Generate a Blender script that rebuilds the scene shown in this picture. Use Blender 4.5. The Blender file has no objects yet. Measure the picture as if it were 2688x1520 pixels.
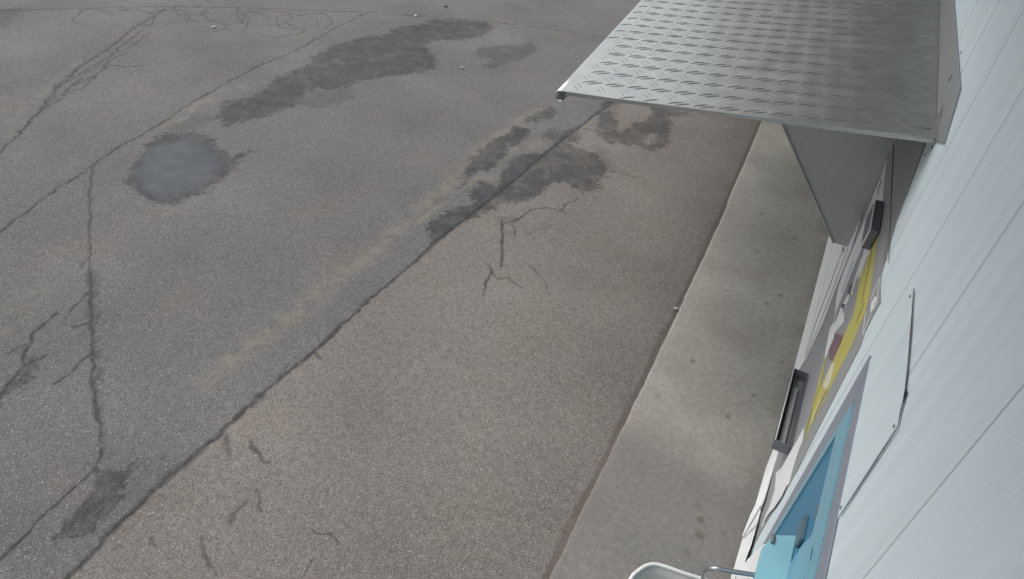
import bpy, bmesh, math, random
import numpy as np
from mathutils import Vector, Matrix
from mathutils.geometry import tessellate_polygon

# ------------------------------------------------------------------ camera
S = bpy.context.scene
COL = S.collection
R = np.array([[0.8839, 0.4582, 0.0938], [0.355, -0.5267, -0.7724], [-0.3045, 0.716, -0.6282]])
R[0] /= np.linalg.norm(R[0])
R[1] -= R[0] * (R[0] @ R[1]); R[1] /= np.linalg.norm(R[1])
R[2] = np.cross(R[0], R[1])
FPX = 1.3267 * 1344            # focal length in photograph pixels (2688 wide)
H = 3.6                        # camera height above the yard
CAM = np.array([0, 0, H])
D = 0.56                       # distance from camera to the wall plane

cd = bpy.data.cameras.new('camera')
cam = bpy.data.objects.new('camera', cd); COL.objects.link(cam)
M = Matrix.Identity(4)
for i in range(3):
    M[i][0], M[i][1], M[i][2], M[i][3] = R[0][i], -R[1][i], -R[2][i], CAM[i]
cam.matrix_world = M
cd.sensor_fit = 'HORIZONTAL'; cd.sensor_width = 36.0; cd.lens = FPX / 2688 * 36
cd.clip_start = 0.05; cd.clip_end = 2000
S.camera = cam

# ------------------------------------------------------------------ world, sun, exposure
SUN_EL, SUN_AZ = math.radians(58), math.radians(272)   # azimuth clockwise from +Y
w = bpy.data.worlds.new('World'); S.world = w; w.use_nodes = True
nt = w.node_tree; bg = nt.nodes['Background']
sky = nt.nodes.new('ShaderNodeTexSky'); sky.sky_type = 'NISHITA'; sky.sun_disc = False
sky.sun_elevation = SUN_EL; sky.sun_rotation = SUN_AZ
sky.dust_density = 4.0; sky.air_density = 1.0; sky.ozone_density = 1.0
hs = nt.nodes.new('ShaderNodeHueSaturation'); hs.inputs['Saturation'].default_value = 0.35
nt.links.new(sky.outputs[0], hs.inputs['Color']); nt.links.new(hs.outputs[0], bg.inputs['Color'])
bg.inputs['Strength'].default_value = 0.15
sl = bpy.data.lights.new('sun', 'SUN'); sl.energy = 0.7; sl.angle = math.radians(40); sl.color = (1, 0.96, 0.9)
so = bpy.data.objects.new('sun', sl); COL.objects.link(so)
sd = Vector((math.sin(SUN_AZ) * math.cos(SUN_EL), math.cos(SUN_AZ) * math.cos(SUN_EL), math.sin(SUN_EL)))
so.rotation_euler = sd.to_track_quat('Z', 'Y').to_euler(); so.location = (-3, -3, 8)
S.view_settings.view_transform = 'Standard'; S.view_settings.look = 'None'
S.view_settings.exposure = 0.5; S.view_settings.gamma = 1
S.view_settings.use_curve_mapping = False

# ------------------------------------------------------------------ pixel helpers
def ray(p):
    return R.T @ np.array([(p[0] - 1344) / FPX, (p[1] - 760) / FPX, 1.0])
def G(p, z=0.0):
    r = ray(p); return CAM + r * ((z - H) / r[2])
def Wp(p, x=D):
    r = ray(p); return CAM + r * (x / r[0])
def crop(x0, y0, s):
    return lambda *pts: [(x0 + a / s, y0 + b / s) for a, b in pts]
cA = crop(0, 0, 2.575); cB = crop(900, 0, 3.219); cC = crop(1000, 220, 2.51); cD = crop(0, 560, 2.696)
cE = crop(0, 1000, 2.8); cF = crop(700, 900, 2.349); cG = crop(1400, 700, 2.9125)
s1 = crop(2180, 320, 4.853); s2 = crop(2140, 600, 4.853); s3 = crop(2080, 860, 4.853); s4 = crop(1880, 1180, 4.283)

rng = np.random.default_rng(7)
random.seed(7)
def vnoise(x, y, seed=0):
    r = np.random.default_rng(seed).random((256, 256))
    xi = np.floor(x).astype(int); yi = np.floor(y).astype(int); fx = x - xi; fy = y - yi
    fx = fx * fx * (3 - 2 * fx); fy = fy * fy * (3 - 2 * fy)
    g = lambda a, b: r[a & 255, b & 255]
    return (g(xi, yi) * (1 - fx) + g(xi + 1, yi) * fx) * (1 - fy) + (g(xi, yi + 1) * (1 - fx) + g(xi + 1, yi + 1) * fx) * fy
def fbm(x, y, f, seed=0, o=4):
    s = 0; a = 0.5; t = 0
    for i in range(o):
        s = s + a * vnoise(x * f + 17 * i, y * f + 31 * i, seed + i); t += a; f *= 2; a *= 0.5
    return s / t * 2 - 1
def sstep(e0, e1, x):
    t = np.clip((x - e0) / (e1 - e0), 0, 1); return t * t * (3 - 2 * t)

# ------------------------------------------------------------------ material helpers
def mat(name, color, rough=0.6, metal=0.0, var=0.06, scale=6.0, bump=0.0, bscale=80, spec=0.5, streak=None):
    m = bpy.data.materials.new(name); m.use_nodes = True
    t = m.node_tree; b = t.nodes['Principled BSDF']
    b.inputs['Roughness'].default_value = rough; b.inputs['Metallic'].default_value = metal
    b.inputs['Specular IOR Level'].default_value = spec
    g = t.nodes.new('ShaderNodeNewGeometry')
    n = t.nodes.new('ShaderNodeTexNoise'); n.inputs['Scale'].default_value = scale; n.inputs['Detail'].default_value = 6
    src = g.outputs['Position']
    if streak:
        mp = t.nodes.new('ShaderNodeMapping'); mp.inputs['Scale'].default_value = streak
        t.links.new(src, mp.inputs['Vector']); src = mp.outputs[0]
    t.links.new(src, n.inputs['Vector'])
    mr = t.nodes.new('ShaderNodeMapRange'); mr.inputs[1].default_value = .3; mr.inputs[2].default_value = .7
    mr.inputs[3].default_value = 1 - var; mr.inputs[4].default_value = 1 + var
    t.links.new(n.outputs['Fac'], mr.inputs[0])
    mx = t.nodes.new('ShaderNodeMix'); mx.data_type = 'RGBA'; mx.blend_type = 'MULTIPLY'; mx.inputs[0].default_value = 1
    mx.inputs[6].default_value = (*color, 1)
    t.links.new(mr.outputs[0], mx.inputs[7]); t.links.new(mx.outputs[2], b.inputs['Base Color'])
    rr = t.nodes.new('ShaderNodeMapRange'); rr.inputs[3].default_value = max(rough - .08, .02); rr.inputs[4].default_value = min(rough + .08, 1)
    t.links.new(n.outputs['Fac'], rr.inputs[0]); t.links.new(rr.outputs[0], b.inputs['Roughness'])
    if bump:
        n2 = t.nodes.new('ShaderNodeTexNoise'); n2.inputs['Scale'].default_value = bscale; n2.inputs['Detail'].default_value = 3
        t.links.new(g.outputs['Position'], n2.inputs['Vector'])
        bp = t.nodes.new('ShaderNodeBump'); bp.inputs['Strength'].default_value = bump; bp.inputs['Distance'].default_value = .004
        t.links.new(n2.outputs['Fac'], bp.inputs['Height']); t.links.new(bp.outputs[0], b.inputs['Normal'])
    return m

def ground_mat(name, cool, warm, speck=0.35, chips=0.5, bump=0.6, rough=0.85):
    """stone-chip surface driven by the mesh attributes wet, water, crack, dust, dirt, warm"""
    m = bpy.data.materials.new(name); m.use_nodes = True
    t = m.node_tree; N = t.nodes; L = t.links; b = N['Principled BSDF']
    geo = N.new('ShaderNodeNewGeometry'); P = geo.outputs['Position']
    def at(n):
        a = N.new('ShaderNodeAttribute'); a.attribute_name = n; return a.outputs['Fac']
    def mix(f, a, bcol, mode='MIX'):
        x = N.new('ShaderNodeMix'); x.data_type = 'RGBA'; x.blend_type = mode
        if isinstance(f, float): x.inputs[0].default_value = f
        else: L.new(f, x.inputs[0])
        for s, v in ((6, a), (7, bcol)):
            if isinstance(v, tuple): x.inputs[s].default_value = (*v, 1)
            else: L.new(v, x.inputs[s])
        return x.outputs[2]
    def rng_(v, a, c, d, e, smooth=False):
        x = N.new('ShaderNodeMapRange'); L.new(v, x.inputs[0])
        for i, q in enumerate((a, c, d, e)): x.inputs[i + 1].default_value = q
        return x.outputs[0]
    def noise(s, d=4):
        n = N.new('ShaderNodeTexNoise'); n.inputs['Scale'].default_value = s; n.inputs['Detail'].default_value = d
        L.new(P, n.inputs['Vector']); return n.outputs['Fac']
    def voro(s):
        v = N.new('ShaderNodeTexVoronoi'); v.inputs['Scale'].default_value = s; L.new(P, v.inputs['Vector']); return v
    def math_(op, a, c):
        x = N.new('ShaderNodeMath'); x.operation = op
        for i, q in enumerate((a, c)):
            if isinstance(q, (int, float)): x.inputs[i].default_value = q
            else: L.new(q, x.inputs[i])
        return x.outputs[0]
    col = mix(at('warm'), cool, warm)
    # broad blotches and a slight brown/green tint drift
    col = mix(1.0, col, rng_(noise(.9, 5), .25, .75, .82, 1.16), 'MULTIPLY')
    col = mix(rng_(noise(1.7, 3), .5, .75, 0, .35), col, tuple(c * k for c, k in zip(warm, (1.02, .96, .88))))
    col = mix(1.0, col, rng_(noise(22, 5), .3, .7, .9, 1.1), 'MULTIPLY')
    # chips: cell-random brightness
    v1 = voro(170); bw = N.new('ShaderNodeRGBToBW'); L.new(v1.outputs['Color'], bw.inputs[0])
    col = mix(1.0, col, rng_(bw.outputs[0], .15, .85, 1 - speck, 1 + speck), 'MULTIPLY')
    v2 = voro(75); s2_ = N.new('ShaderNodeSeparateColor'); L.new(v2.outputs['Color'], s2_.inputs[0])
    chip = math_('MULTIPLY', rng_(v2.outputs['Distance'], .22, .34, 1, 0), rng_(s2_.outputs[0], .86, .93, 0, 1))
    col = mix(math_('MULTIPLY', chip, chips), col, (.52, .5, .46))
    v3 = voro(100); s3_ = N.new('ShaderNodeSeparateColor'); L.new(v3.outputs['Color'], s3_.inputs[0])
    pit = math_('MULTIPLY', rng_(v3.outputs['Distance'], .2, .4, 1, 0), rng_(s3_.outputs[1], .8, .9, 0, .55))
    col = mix(pit, col, (.045, .043, .04))
    col = mix(math_('MULTIPLY', at('dust'), .52), col, (.24, .215, .16))
    col = mix(math_('MULTIPLY', at('dirt'), .85), col, (.105, .088, .072))
    wet = at('wet'); water = at('water')
    col = mix(wet, col, mix(1.0, col, (.31, .335, .36), 'MULTIPLY'))
    col = mix(math_('MULTIPLY', water, .6), col, (.05, .064, .08))  # bluish sky reflection on the standing water put into base colour
    col = mix(at('crack'), col, (.028, .028, .028))
    L.new(col, b.inputs['Base Color'])
    ro = N.new('ShaderNodeMix'); L.new(wet, ro.inputs[0]); ro.inputs[2].default_value = rough; ro.inputs[3].default_value = .7
    ro2 = N.new('ShaderNodeMix'); L.new(water, ro2.inputs[0]); L.new(ro.outputs[0], ro2.inputs[2]); ro2.inputs[3].default_value = .5
    L.new(ro2.outputs[0], b.inputs['Roughness'])
    b.inputs['Specular IOR Level'].default_value = .22
    hgt = math_('ADD', math_('MULTIPLY', v1.outputs['Distance'], -1.0), math_('MULTIPLY', noise(120, 3), 1.2))
    bp = N.new('ShaderNodeBump'); bp.inputs['Distance'].default_value = .004
    L.new(hgt, bp.inputs['Height'])
    L.new(math_('MULTIPLY', math_('SUBTRACT', 1.0, math_('MULTIPLY', water, .5)), bump), bp.inputs['Strength'])
    L.new(bp.outputs[0], b.inputs['Normal'])
    return m

# ------------------------------------------------------------------ mesh helpers
def link(name, me, m=None, parent=None):
    o = bpy.data.objects.new(name, me); COL.objects.link(o)
    if m is not None: me.materials.append(m)
    if parent is not None: o.parent = parent
    return o
def tag(o, label=None, cat=None, group=None, kind=None):
    if label: o['label'] = label
    if cat: o['category'] = cat
    if group: o['group'] = group
    if kind: o['kind'] = kind
    return o
def thing(name, label, cat, loc=(0, 0, 0), group=None):
    o = bpy.data.objects.new(name, None); COL.objects.link(o); o.location = loc; o.empty_display_size = .1
    return tag(o, label, cat, group)
def pydata(name, v, f, m, parent=None, smooth=False):
    me = bpy.data.meshes.new(name)
    if parent is not None:
        pl = parent
        off = Vector((0, 0, 0))
        while pl is not None: off += pl.location; pl = pl.parent
        v = [tuple(Vector(p) - off) for p in v]
    me.from_pydata([tuple(map(float, p)) for p in v], [], f); me.update()
    bm = bmesh.new(); bm.from_mesh(me); bmesh.ops.recalc_face_normals(bm, faces=bm.faces); bm.to_mesh(me); bm.free()
    if smooth:
        for p in me.polygons: p.use_smooth = True
    return link(name, me, m, parent)
def prism(name, pts, ext, m, parent=None, bevel=0.0):
    """solid from a planar outline (3D points) pushed along ext"""
    pts = [Vector(p) for p in pts]; ext = Vector(ext); n = len(pts)
    tri = tessellate_polygon([pts])
    v = [tuple(p) for p in pts] + [tuple(p + ext) for p in pts]
    f = [tuple(t) for t in tri] + [tuple(i + n for i in reversed(t)) for t in tri]
    f += [(i, (i + 1) % n, (i + 1) % n + n, i + n) for i in range(n)]
    o = pydata(name, v, f, m, parent)
    if bevel:
        md = o.modifiers.new('bevel', 'BEVEL'); md.width = bevel; md.segments = 2; md.limit_method = 'ANGLE'
    return o
def box(name, lo, hi, m, parent=None, bevel=0.0):
    x0, y0, z0 = lo; x1, y1, z1 = hi
    return prism(name, [(x0, y0, z0), (x1, y0, z0), (x1, y1, z0), (x0, y1, z0)], (0, 0, z1 - z0), m, parent, bevel)
def wall_print(name, px, off, thick, m, parent):
    """outline given in photo pixels, laid flat on the wall plane, standing off by off..off+thick"""
    return prism(name, [Wp(p, D - off) for p in px], (-thick, 0, 0), m, parent)
def wall_line(name, px, wpx, off, thick, m, parent):
    a, b = [], []
    for i, p in enumerate(px):
        q0 = np.array(px[max(i - 1, 0)]); q1 = np.array(px[min(i + 1, len(px) - 1)])
        d = (q1 - q0) / np.linalg.norm(q1 - q0); nrm = np.array([-d[1], d[0]])
        wv = wpx * (.55 if i in (0, len(px) - 1) else 1)
        a.append(np.array(p) + nrm * wv / 2); b.append(np.array(p) - nrm * wv / 2)
    return wall_print(name, a + b[::-1], off, thick, m, parent)
def tube(name, pts, r, m, parent=None, seg=12, taper=None, closed=False, cap=True):
    pts = [Vector(p) for p in pts]; v = []; f = []; n = len(pts)
    up = Vector((0.123, .31, .94)).normalized(); prev = None
    for i, p in enumerate(pts):
        d = (pts[min(i + 1, n - 1)] - pts[max(i - 1, 0)]).normalized()
        a = (prev - d * prev.dot(d)).normalized() if prev is not None else d.orthogonal().normalized()
        prev = a; c = d.cross(a); rr = r * (taper[i] if taper else 1)
        for k in range(seg):
            t = 2 * math.pi * k / seg; v.append(tuple(p + (a * math.cos(t) + c * math.sin(t)) * rr))
    for i in range(n - 1):
        for k in range(seg):
            f.append((i * seg + k, i * seg + (k + 1) % seg, (i + 1) * seg + (k + 1) % seg, (i + 1) * seg + k))
    if cap: f.append(tuple(range(seg))[::-1]); f.append(tuple(range((n - 1) * seg, n * seg)))
    return pydata(name, v, f, m, parent, smooth=True)
def catmull(pts, k=8):
    P = [Vector(p) for p in pts]; P = [P[0] * 2 - P[1]] + P + [P[-1] * 2 - P[-2]]; out = []
    for i in range(1, len(P) - 2):
        for j in range(k):
            t = j / k
            out.append(.5 * ((2 * P[i]) + (P[i + 1] - P[i - 1]) * t + (2 * P[i - 1] - 5 * P[i] + 4 * P[i + 1] - P[i + 2]) * t * t
                             + (3 * P[i] - P[i - 1] - 3 * P[i + 1] + P[i + 2]) * t ** 3))
    out.append(P[-2]); return out

# ------------------------------------------------------------------ ground: data traced in photo pixels
main_seam = cE((480, 1456), (640, 1300), (850, 1080), (1050, 880), (1250, 690), (1420, 540), (1560, 440), (1660, 340), (1840, 170), (2040, 0)) \
    + cF((120, 190), (290, 50)) + cC((0, 1350), (130, 1250), (250, 1150), (340, 1050), (500, 930), (700, 780), (850, 660), (1000, 530), (1150, 400), (1300, 290), (1400, 210), (1480, 150), (1580, 80))
seam2 = cD((0, 130), (60, 80), (180, 0)) + cA((190, 1420), (380, 1270), (560, 1170), (625, 1115), (800, 990), (950, 910), (1120, 810), (1250, 720), (1400, 630), (1600, 520), (1750, 440), (1900, 380), (2050, 310), (2200, 230), (2320, 160), (2460, 100)) + cB((120, 130), (200, 108))
edge_px = [(1441, 1520), (1500, 1402), (1548, 1297), (1597, 1200), (1640, 1105), (1702, 981), (1778, 817), (1805, 762), (1836, 700), (1900, 570), (1915, 505), (1960, 415), (2007, 297)]
cross = cA((628, 1120), (610, 1300), (610, 1442)) + cD((634, 200), (632, 300), (640, 400), (640, 560), (645, 760), (650, 870), (655, 1000), (655, 1150), (665, 1290), (690, 1456)) + cE((715, 200), (740, 400), (750, 540), (700, 650))
cracks = [  # (polyline, width px, strength)
    (main_seam, 10, .8), (seam2, 5, .8), (cross, 7, .7),
    (cE((700, 650), (560, 770), (420, 890), (300, 1010), (150, 1170), (0, 1310), (-80, 1400)), 9, .85),
    (cA((-200, 75), (300, 60), (700, 48), (1050, 42), (1500, 45), (1800, 55), (2160, 70), (2400, 78)) + cB((0, 90), (200, 95), (450, 120), (620, 130), (870, 150), (1180, 175), (1400, 200), (1700, 235), (1950, 270), (2230, 310), (2600, 350)), 4.5, .7),
    (cA((-60, 1090), (0, 1030), (130, 900), (230, 790), (300, 700), (420, 560), (560, 430), (620, 400), (760, 310), (900, 190), (1050, 100), (1120, 60)), 5, .8),
    (cA((240, 780), (380, 650), (520, 560), (640, 510), (740, 440), (900, 450), (1000, 430)), 4, .7),
    (cA((230, 790), (330, 720), (430, 640), (560, 590), (690, 470), (740, 400), (860, 350)), 4, .7),
    (cA((300, 700), (390, 570), (470, 500), (560, 430), (580, 370)), 4, .6),
    (cA((430, 560), (540, 500), (620, 440), (740, 380), (900, 300), (1020, 220)), 4, .6),
    (cA((380, 690), (470, 590), (600, 480), (690, 420), (800, 330), (960, 200)), 4, .6),
    (cD((630, 290), (570, 385)), 6, .6), (cD((632, 550), (560, 620), (480, 720), (450, 780)), 6, .7), (cD((640, 760), (520, 800)), 8, .6),
    (cD((640, 990), (570, 1050), (500, 1130), (440, 1180), (390, 1205)), 7, .7),
    (cD((410, 700), (300, 790), (220, 860), (190, 960), (160, 1050)), 7, .8), (cD((160, 930), (110, 960), (60, 1000)), 6, .7),
    (cD((330, 995), (270, 1030), (180, 1060), (90, 1160), (0, 1300), (-60, 1400)), 8, .8),
    (cC((790, 900), (805, 1000), (798, 1100), (795, 1200)), 9, .75), (cC((870, 920), (890, 1000)), 8, .6), (cC((990, 830), (910, 885), (800, 920)), 7, .7),
    (cC((990, 825), (1100, 805), (1180, 835), (1235, 850)), 5, .65), (cC((1180, 835), (1220, 790), (1300, 755)), 5, .6),
    (cC((710, 1180), (735, 1240), (700, 1300), (670, 1385)), 7, .7), (cC((735, 1250), (790, 1285), (840, 1275), (930, 1335)), 6, .7),
    (cC((990, 1200), (1050, 1260), (1095, 1310), (1095, 1360)), 4, .5), (cC((1460, 580), (1560, 570), (1640, 605), (1690, 615)), 6, .5),
    (cC((1900, 200), (1980, 195), (2030, 175), (2140, 195)), 8, .6), (cC((2150, 145), (2200, 185), (2290, 195)), 8, .6), (cC((1340, 290), (1430, 310), (1500, 330)), 5, .6),
    (cE((1830, 440), (1850, 480), (1910, 530), (1930, 580), (1990, 590)), 10, .65), (cE((1660, 400), (1665, 480), (1690, 540)), 12, .55),
    (cE((1890, 790), (1910, 850), (1900, 900), (1915, 950)), 9, .5), (cE((1700, 1040), (1710, 980), (1760, 930), (1800, 890)), 11, .5),
    (cE((1480, 1150), (1490, 1250), (1540, 1340), (1600, 1420)), 9, .6), (cE((2290, 1080), (2340, 1120), (2430, 1115), (2500, 1190)), 5, .65),
    (cE((2300, 1310), (2230, 1430)), 5, .6), (cE((1110, 1150), (1135, 1210)), 9, .6), (cF((290, 50), (340, 95)), 7, .7),
    (cC((440, 650), (520, 690), (600, 590)), 6, .45), (cC((960, 1000), (1020, 960), (1080, 945), (1140, 925)), 4, .35),
]
# crazing near the upper edge: loops between the top line and the second seam
for cx, cy, rx, ry in ((1150, 110, 130, 50), (1290, 70, 120, 40), (1500, 100, 150, 55), (1600, 170, 70, 45), (1700, 130, 110, 50), (1830, 110, 130, 60), (2000, 150, 150, 50), (2120, 140, 130, 60), (900, 120, 120, 60), (1900, 200, 150, 50), (1420, 170, 160, 40), (640, 120, 150, 60)):
    n = 11; ph = rng.random() * 6; pts = []
    for k in range(n):
        t = 2 * math.pi * k / n + ph
        pts.append((cx + rx * math.cos(t) * (1 + .35 * rng.standard_normal() * .6), cy + ry * math.sin(t) * (1 + .3 * rng.standard_normal() * .6)))
    cracks.append((cA(*pts[:8 + int(rng.random() * 4)]), 3.6, .6))
for k in range(34):
    i_ = int(rng.integers(0, len(main_seam) - 1)); t_ = rng.random(); a_ = np.array(main_seam[i_]); b_ = np.array(main_seam[i_ + 1]); c_ = a_ + (b_ - a_) * t_
    d_ = (b_ - a_) / np.linalg.norm(b_ - a_); o_ = rng.normal(0, 5); e_ = c_ + np.array([-d_[1], d_[0]]) * o_
    cracks.append(([tuple(e_), tuple(e_ + d_ * rng.uniform(12, 45) + rng.normal(0, 3, 2))], rng.uniform(7, 15), rng.uniform(.35, .6)))
wets = [  # (outline, softness px, strength)
    (cA((850, 1190), (930, 1060), (1000, 960), (1120, 900), (1300, 890), (1450, 940), (1500, 1030), (1560, 1050), (1700, 1010), (1620, 1080), (1560, 1160), (1480, 1220), (1350, 1310), (1200, 1370), (1050, 1375), (930, 1320), (840, 1240)), 14, .9),
    (cA((1480, 800), (1500, 740), (1530, 680), (1700, 650), (1780, 600), (1830, 540), (1980, 470), (2080, 440), (2110, 380), (2250, 300), (2330, 275)) + cB((160, 310), (330, 300), (400, 260), (500, 220), (700, 190), (760, 158), (1000, 165), (1250, 188), (1260, 230), (1200, 290), (1050, 330), (800, 340), (690, 380), (760, 440), (800, 520), (770, 580), (600, 620), (380, 640), (200, 670), (60, 720)) + cA((2300, 600), (2140, 600), (2060, 640), (2030, 690), (1900, 740), (1800, 790), (1640, 830), (1540, 850)), 9, .85),
    (cA((1130, 880), (1160, 830), (1350, 760), (1480, 790), (1350, 850), (1250, 890)), 14, .35),
    (cA((2030, 690), (2150, 610), (2330, 600), (2420, 650), (2280, 710), (2100, 730)), 14, .4),
    (cB((1090, 450), (1160, 390), (1400, 380), (1600, 360), (1640, 440), (1500, 500), (1350, 540), (1280, 580), (1200, 560), (1250, 500), (1150, 470)), 10, .6),
    (cC((540, 620), (600, 480), (700, 400), (850, 310), (880, 270), (1000, 300), (960, 370), (830, 420), (800, 500), (720, 570), (600, 585)), 7, .9),
    (cC((930, 260), (1000, 190), (1120, 150), (1170, 180), (1100, 230), (1000, 250)), 8, .75),
    (cC((1040, 350), (1100, 300), (1250, 290), (1310, 300), (1310, 400), (1230, 380), (1140, 370)), 7, .75),
    (cC((580, 700), (650, 640), (760, 665), (790, 600), (860, 480), (1050, 450), (1180, 380), (1250, 390), (1320, 430), (1420, 450), (1480, 540), (1470, 610), (1420, 650), (1460, 690), (1320, 715), (1270, 680), (1200, 650), (1110, 660), (1060, 720), (960, 770), (800, 790), (700, 850), (560, 910), (470, 960), (380, 1040), (310, 1010), (290, 940), (420, 840), (620, 775)), 6, .9),
    (cC((1410, 260), (1440, 180), (1530, 160), (1560, 240), (1580, 330), (1640, 260), (1750, 250), (1790, 130), (1900, 140), (1920, 250), (1900, 380), (1820, 440), (1700, 420), (1740, 390), (1800, 385), (1820, 330), (1760, 330), (1720, 400), (1500, 390), (1440, 350)), 7, .8),
    (cC((1460, 130), (1500, 80), (1640, 70), (1560, 160), (1500, 170)), 7, .7),
    (cC((1800, 120), (1960, 120), (1980, 190), (2100, 200), (1950, 220), (1850, 210)), 9, .55),
    (cE((380, 1150), (400, 1110), (480, 1000), (560, 900), (660, 820), (700, 700), (720, 600), (760, 640), (900, 640), (980, 590), (990, 640), (970, 720), (900, 800), (830, 900), (740, 1020), (690, 1100), (560, 1150), (450, 1160)), 12, .85),
    (cE((1100, 570), (1130, 545), (1210, 540), (1180, 570)), 8, .5), (cE((1050, 625), (1090, 615), (1080, 640)), 7, .4), (cE((340, 1200), (420, 1160), (440, 1240)), 14, .35),
    (cD((-60, 1330), (60, 1180), (160, 1090), (230, 1010), (270, 1100), (250, 1160), (170, 1230), (60, 1290), (-60, 1420)), 9, .8),
    (cD((610, 450), (640, 395), (680, 400), (690, 700), (690, 870), (700, 1000), (725, 1300), (725, 1456), (690, 1456), (650, 1300), (640, 870), (615, 860), (610, 700)), 10, .55),
    (cE((690, 0), (740, 0), (760, 300), (790, 560), (740, 640), (700, 640), (730, 400)), 10, .5),
    (cA((-80, 60), (200, 45), (120, 130), (-80, 200)), 25, .5),
    (cC((760, 880), (940, 870), (900, 930), (800, 930)), 10, .4), (cC((1380, 380), (1500, 420), (1480, 470), (1560, 560), (1480, 580)), 18, .3),
    (cG((700, 1456), (740, 1220), (1300, 1210), (1500, 1456)), 70, .18),
]
waters = [(cA((900, 1180), (960, 1050), (1100, 960), (1250, 940), (1400, 970), (1480, 1060), (1470, 1150), (1380, 1240), (1250, 1310), (1080, 1330), (960, 1270)), 30, .9)]
dusts = [([(540, 1000), (640, 920), (780, 815), (900, 725), (1000, 640), (1090, 560), (1180, 480), (1250, 400), (1340, 330), (1440, 280)], 27, .75),
         (cA((1130, 850), (1280, 740), (1420, 660), (1560, 590), (1800, 560)), 18, .75),
         (cC((800, 480), (950, 410), (1100, 380)), 22, .7), (cC((620, 620), (760, 620)), 22, .6), (cC((1350, 360), (1430, 400), (1600, 420)), 20, .5),
         (cD((0, 820), (120, 680), (250, 580)), 40, .35), (cC((230, 920), (330, 830), (430, 770)), 9, 1.0), (cC((540, 690), (600, 640)), 7, .9),
         (cA((0, 850), (180, 720), (420, 500), (560, 400)), 9, .5)]

def gp(px): return np.array([G(p)[:2] for p in px])
def pxm(px):   # metres per photo pixel around an outline
    q = gp(px).mean(0); return math.sqrt(q[0] ** 2 + q[1] ** 2 + H * H) / FPX
def seg_dist(X, Y, poly, closed=False):
    d = np.full(X.shape, 1e9); P = list(poly) + ([poly[0]] if closed else [])
    for (ax, ay), (bx, by) in zip(P[:-1], P[1:]):
        ux, uy = bx - ax, by - ay; l = ux * ux + uy * uy + 1e-12
        t = np.clip(((X - ax) * ux + (Y - ay) * uy) / l, 0, 1)
        d = np.minimum(d, (X - ax - t * ux) ** 2 + (Y - ay - t * uy) ** 2)
    return np.sqrt(d)
def inside(X, Y, poly):
    c = np.zeros(X.shape, bool); n = len(poly)
    for i in range(n):
        ax, ay = poly[i]; bx, by = poly[i - 1]
        if ay == by: continue
        c ^= ((ay > Y) != (by > Y)) & (X < (bx - ax) * (Y - ay) / (by - ay) + ax)
    return c
def splat(attr, X, Y, q, pad, fn):
    lo = q.min(0) - pad; hi = q.max(0) + pad
    k = np.where((X > lo[0]) & (X < hi[0]) & (Y > lo[1]) & (Y < hi[1]))[0]
    if len(k): attr[k] = np.maximum(attr[k], fn(X[k], Y[k]))
def fields(X, Y, which=('crack', 'wet', 'water', 'dust')):
    A = {n: np.zeros(X.shape) for n in ('crack', 'wet', 'water', 'dust', 'dirt', 'warm')}
    jx = fbm(X, Y, 14, 11, 3); jy = fbm(X, Y, 14, 21, 3); fine = fbm(X, Y, 45, 31, 3); brk = fbm(X, Y, 5, 41, 3)
    if 'crack' in which:
        for px, wpx, st in cracks:
            q = gp(px); m = pxm(px); wd = max(wpx * m * 1.25, .013 + .0028 * max(m * FPX - 4.2, 0))
            def fn(x, y, q=q, wd=wd, st=st, m=m):
                a = 6 * m
                d = seg_dist(x + a * fbm(x, y, 16, 11, 3), y + a * fbm(x, y, 16, 21, 3), q)
                ww = wd * (.95 + .55 * fbm(x, y, 9, 51, 3))
                return st * (1 - sstep(.15, 1.0, d / np.maximum(ww * .62, 1e-4))) * np.clip(.95 + .5 * fbm(x, y, 25, 61, 2), .45, 1)
            splat(A['crack'], X, Y, q, wd * 2 + .03, fn)
    for key, lst in (('wet', wets), ('water', waters)):
        for px, sf, st in lst:
            q = gp(px); m = pxm(px); s = sf * m
            def fn(x, y, q=q, s=s, st=st, m=m, key=key):
                d = seg_dist(x, y, q, True); d = np.where(inside(x, y, q), d, -d)
                amp = (13 if key == 'wet' else 10) * m
                d = d + amp * (fbm(x, y, 12, 71, 4) + 1.1 * fbm(x, y, 42, 81, 2))
                e = sstep(-s * .5, s * .7, d)
                return st * e * (np.clip(.88 + .55 * fbm(x, y, 9, 91, 4) + .25 * fbm(x, y, 60, 95, 2), .3, 1) if key == 'wet' else 1)
            splat(A[key], X, Y, q, s + .15, fn)
    for px, wpx, st in dusts:
        q = gp(px); wd = wpx * pxm(px)
        splat(A['dust'], X, Y, q, wd * 2 + .1, lambda x, y, q=q, wd=wd, st=st:
              st * np.exp(-(seg_dist(x, y, q) / wd) ** 2) * np.clip(.55 + 1.3 * fbm(x, y, 11, 101, 4), 0, 1))
    return A, fine

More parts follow.
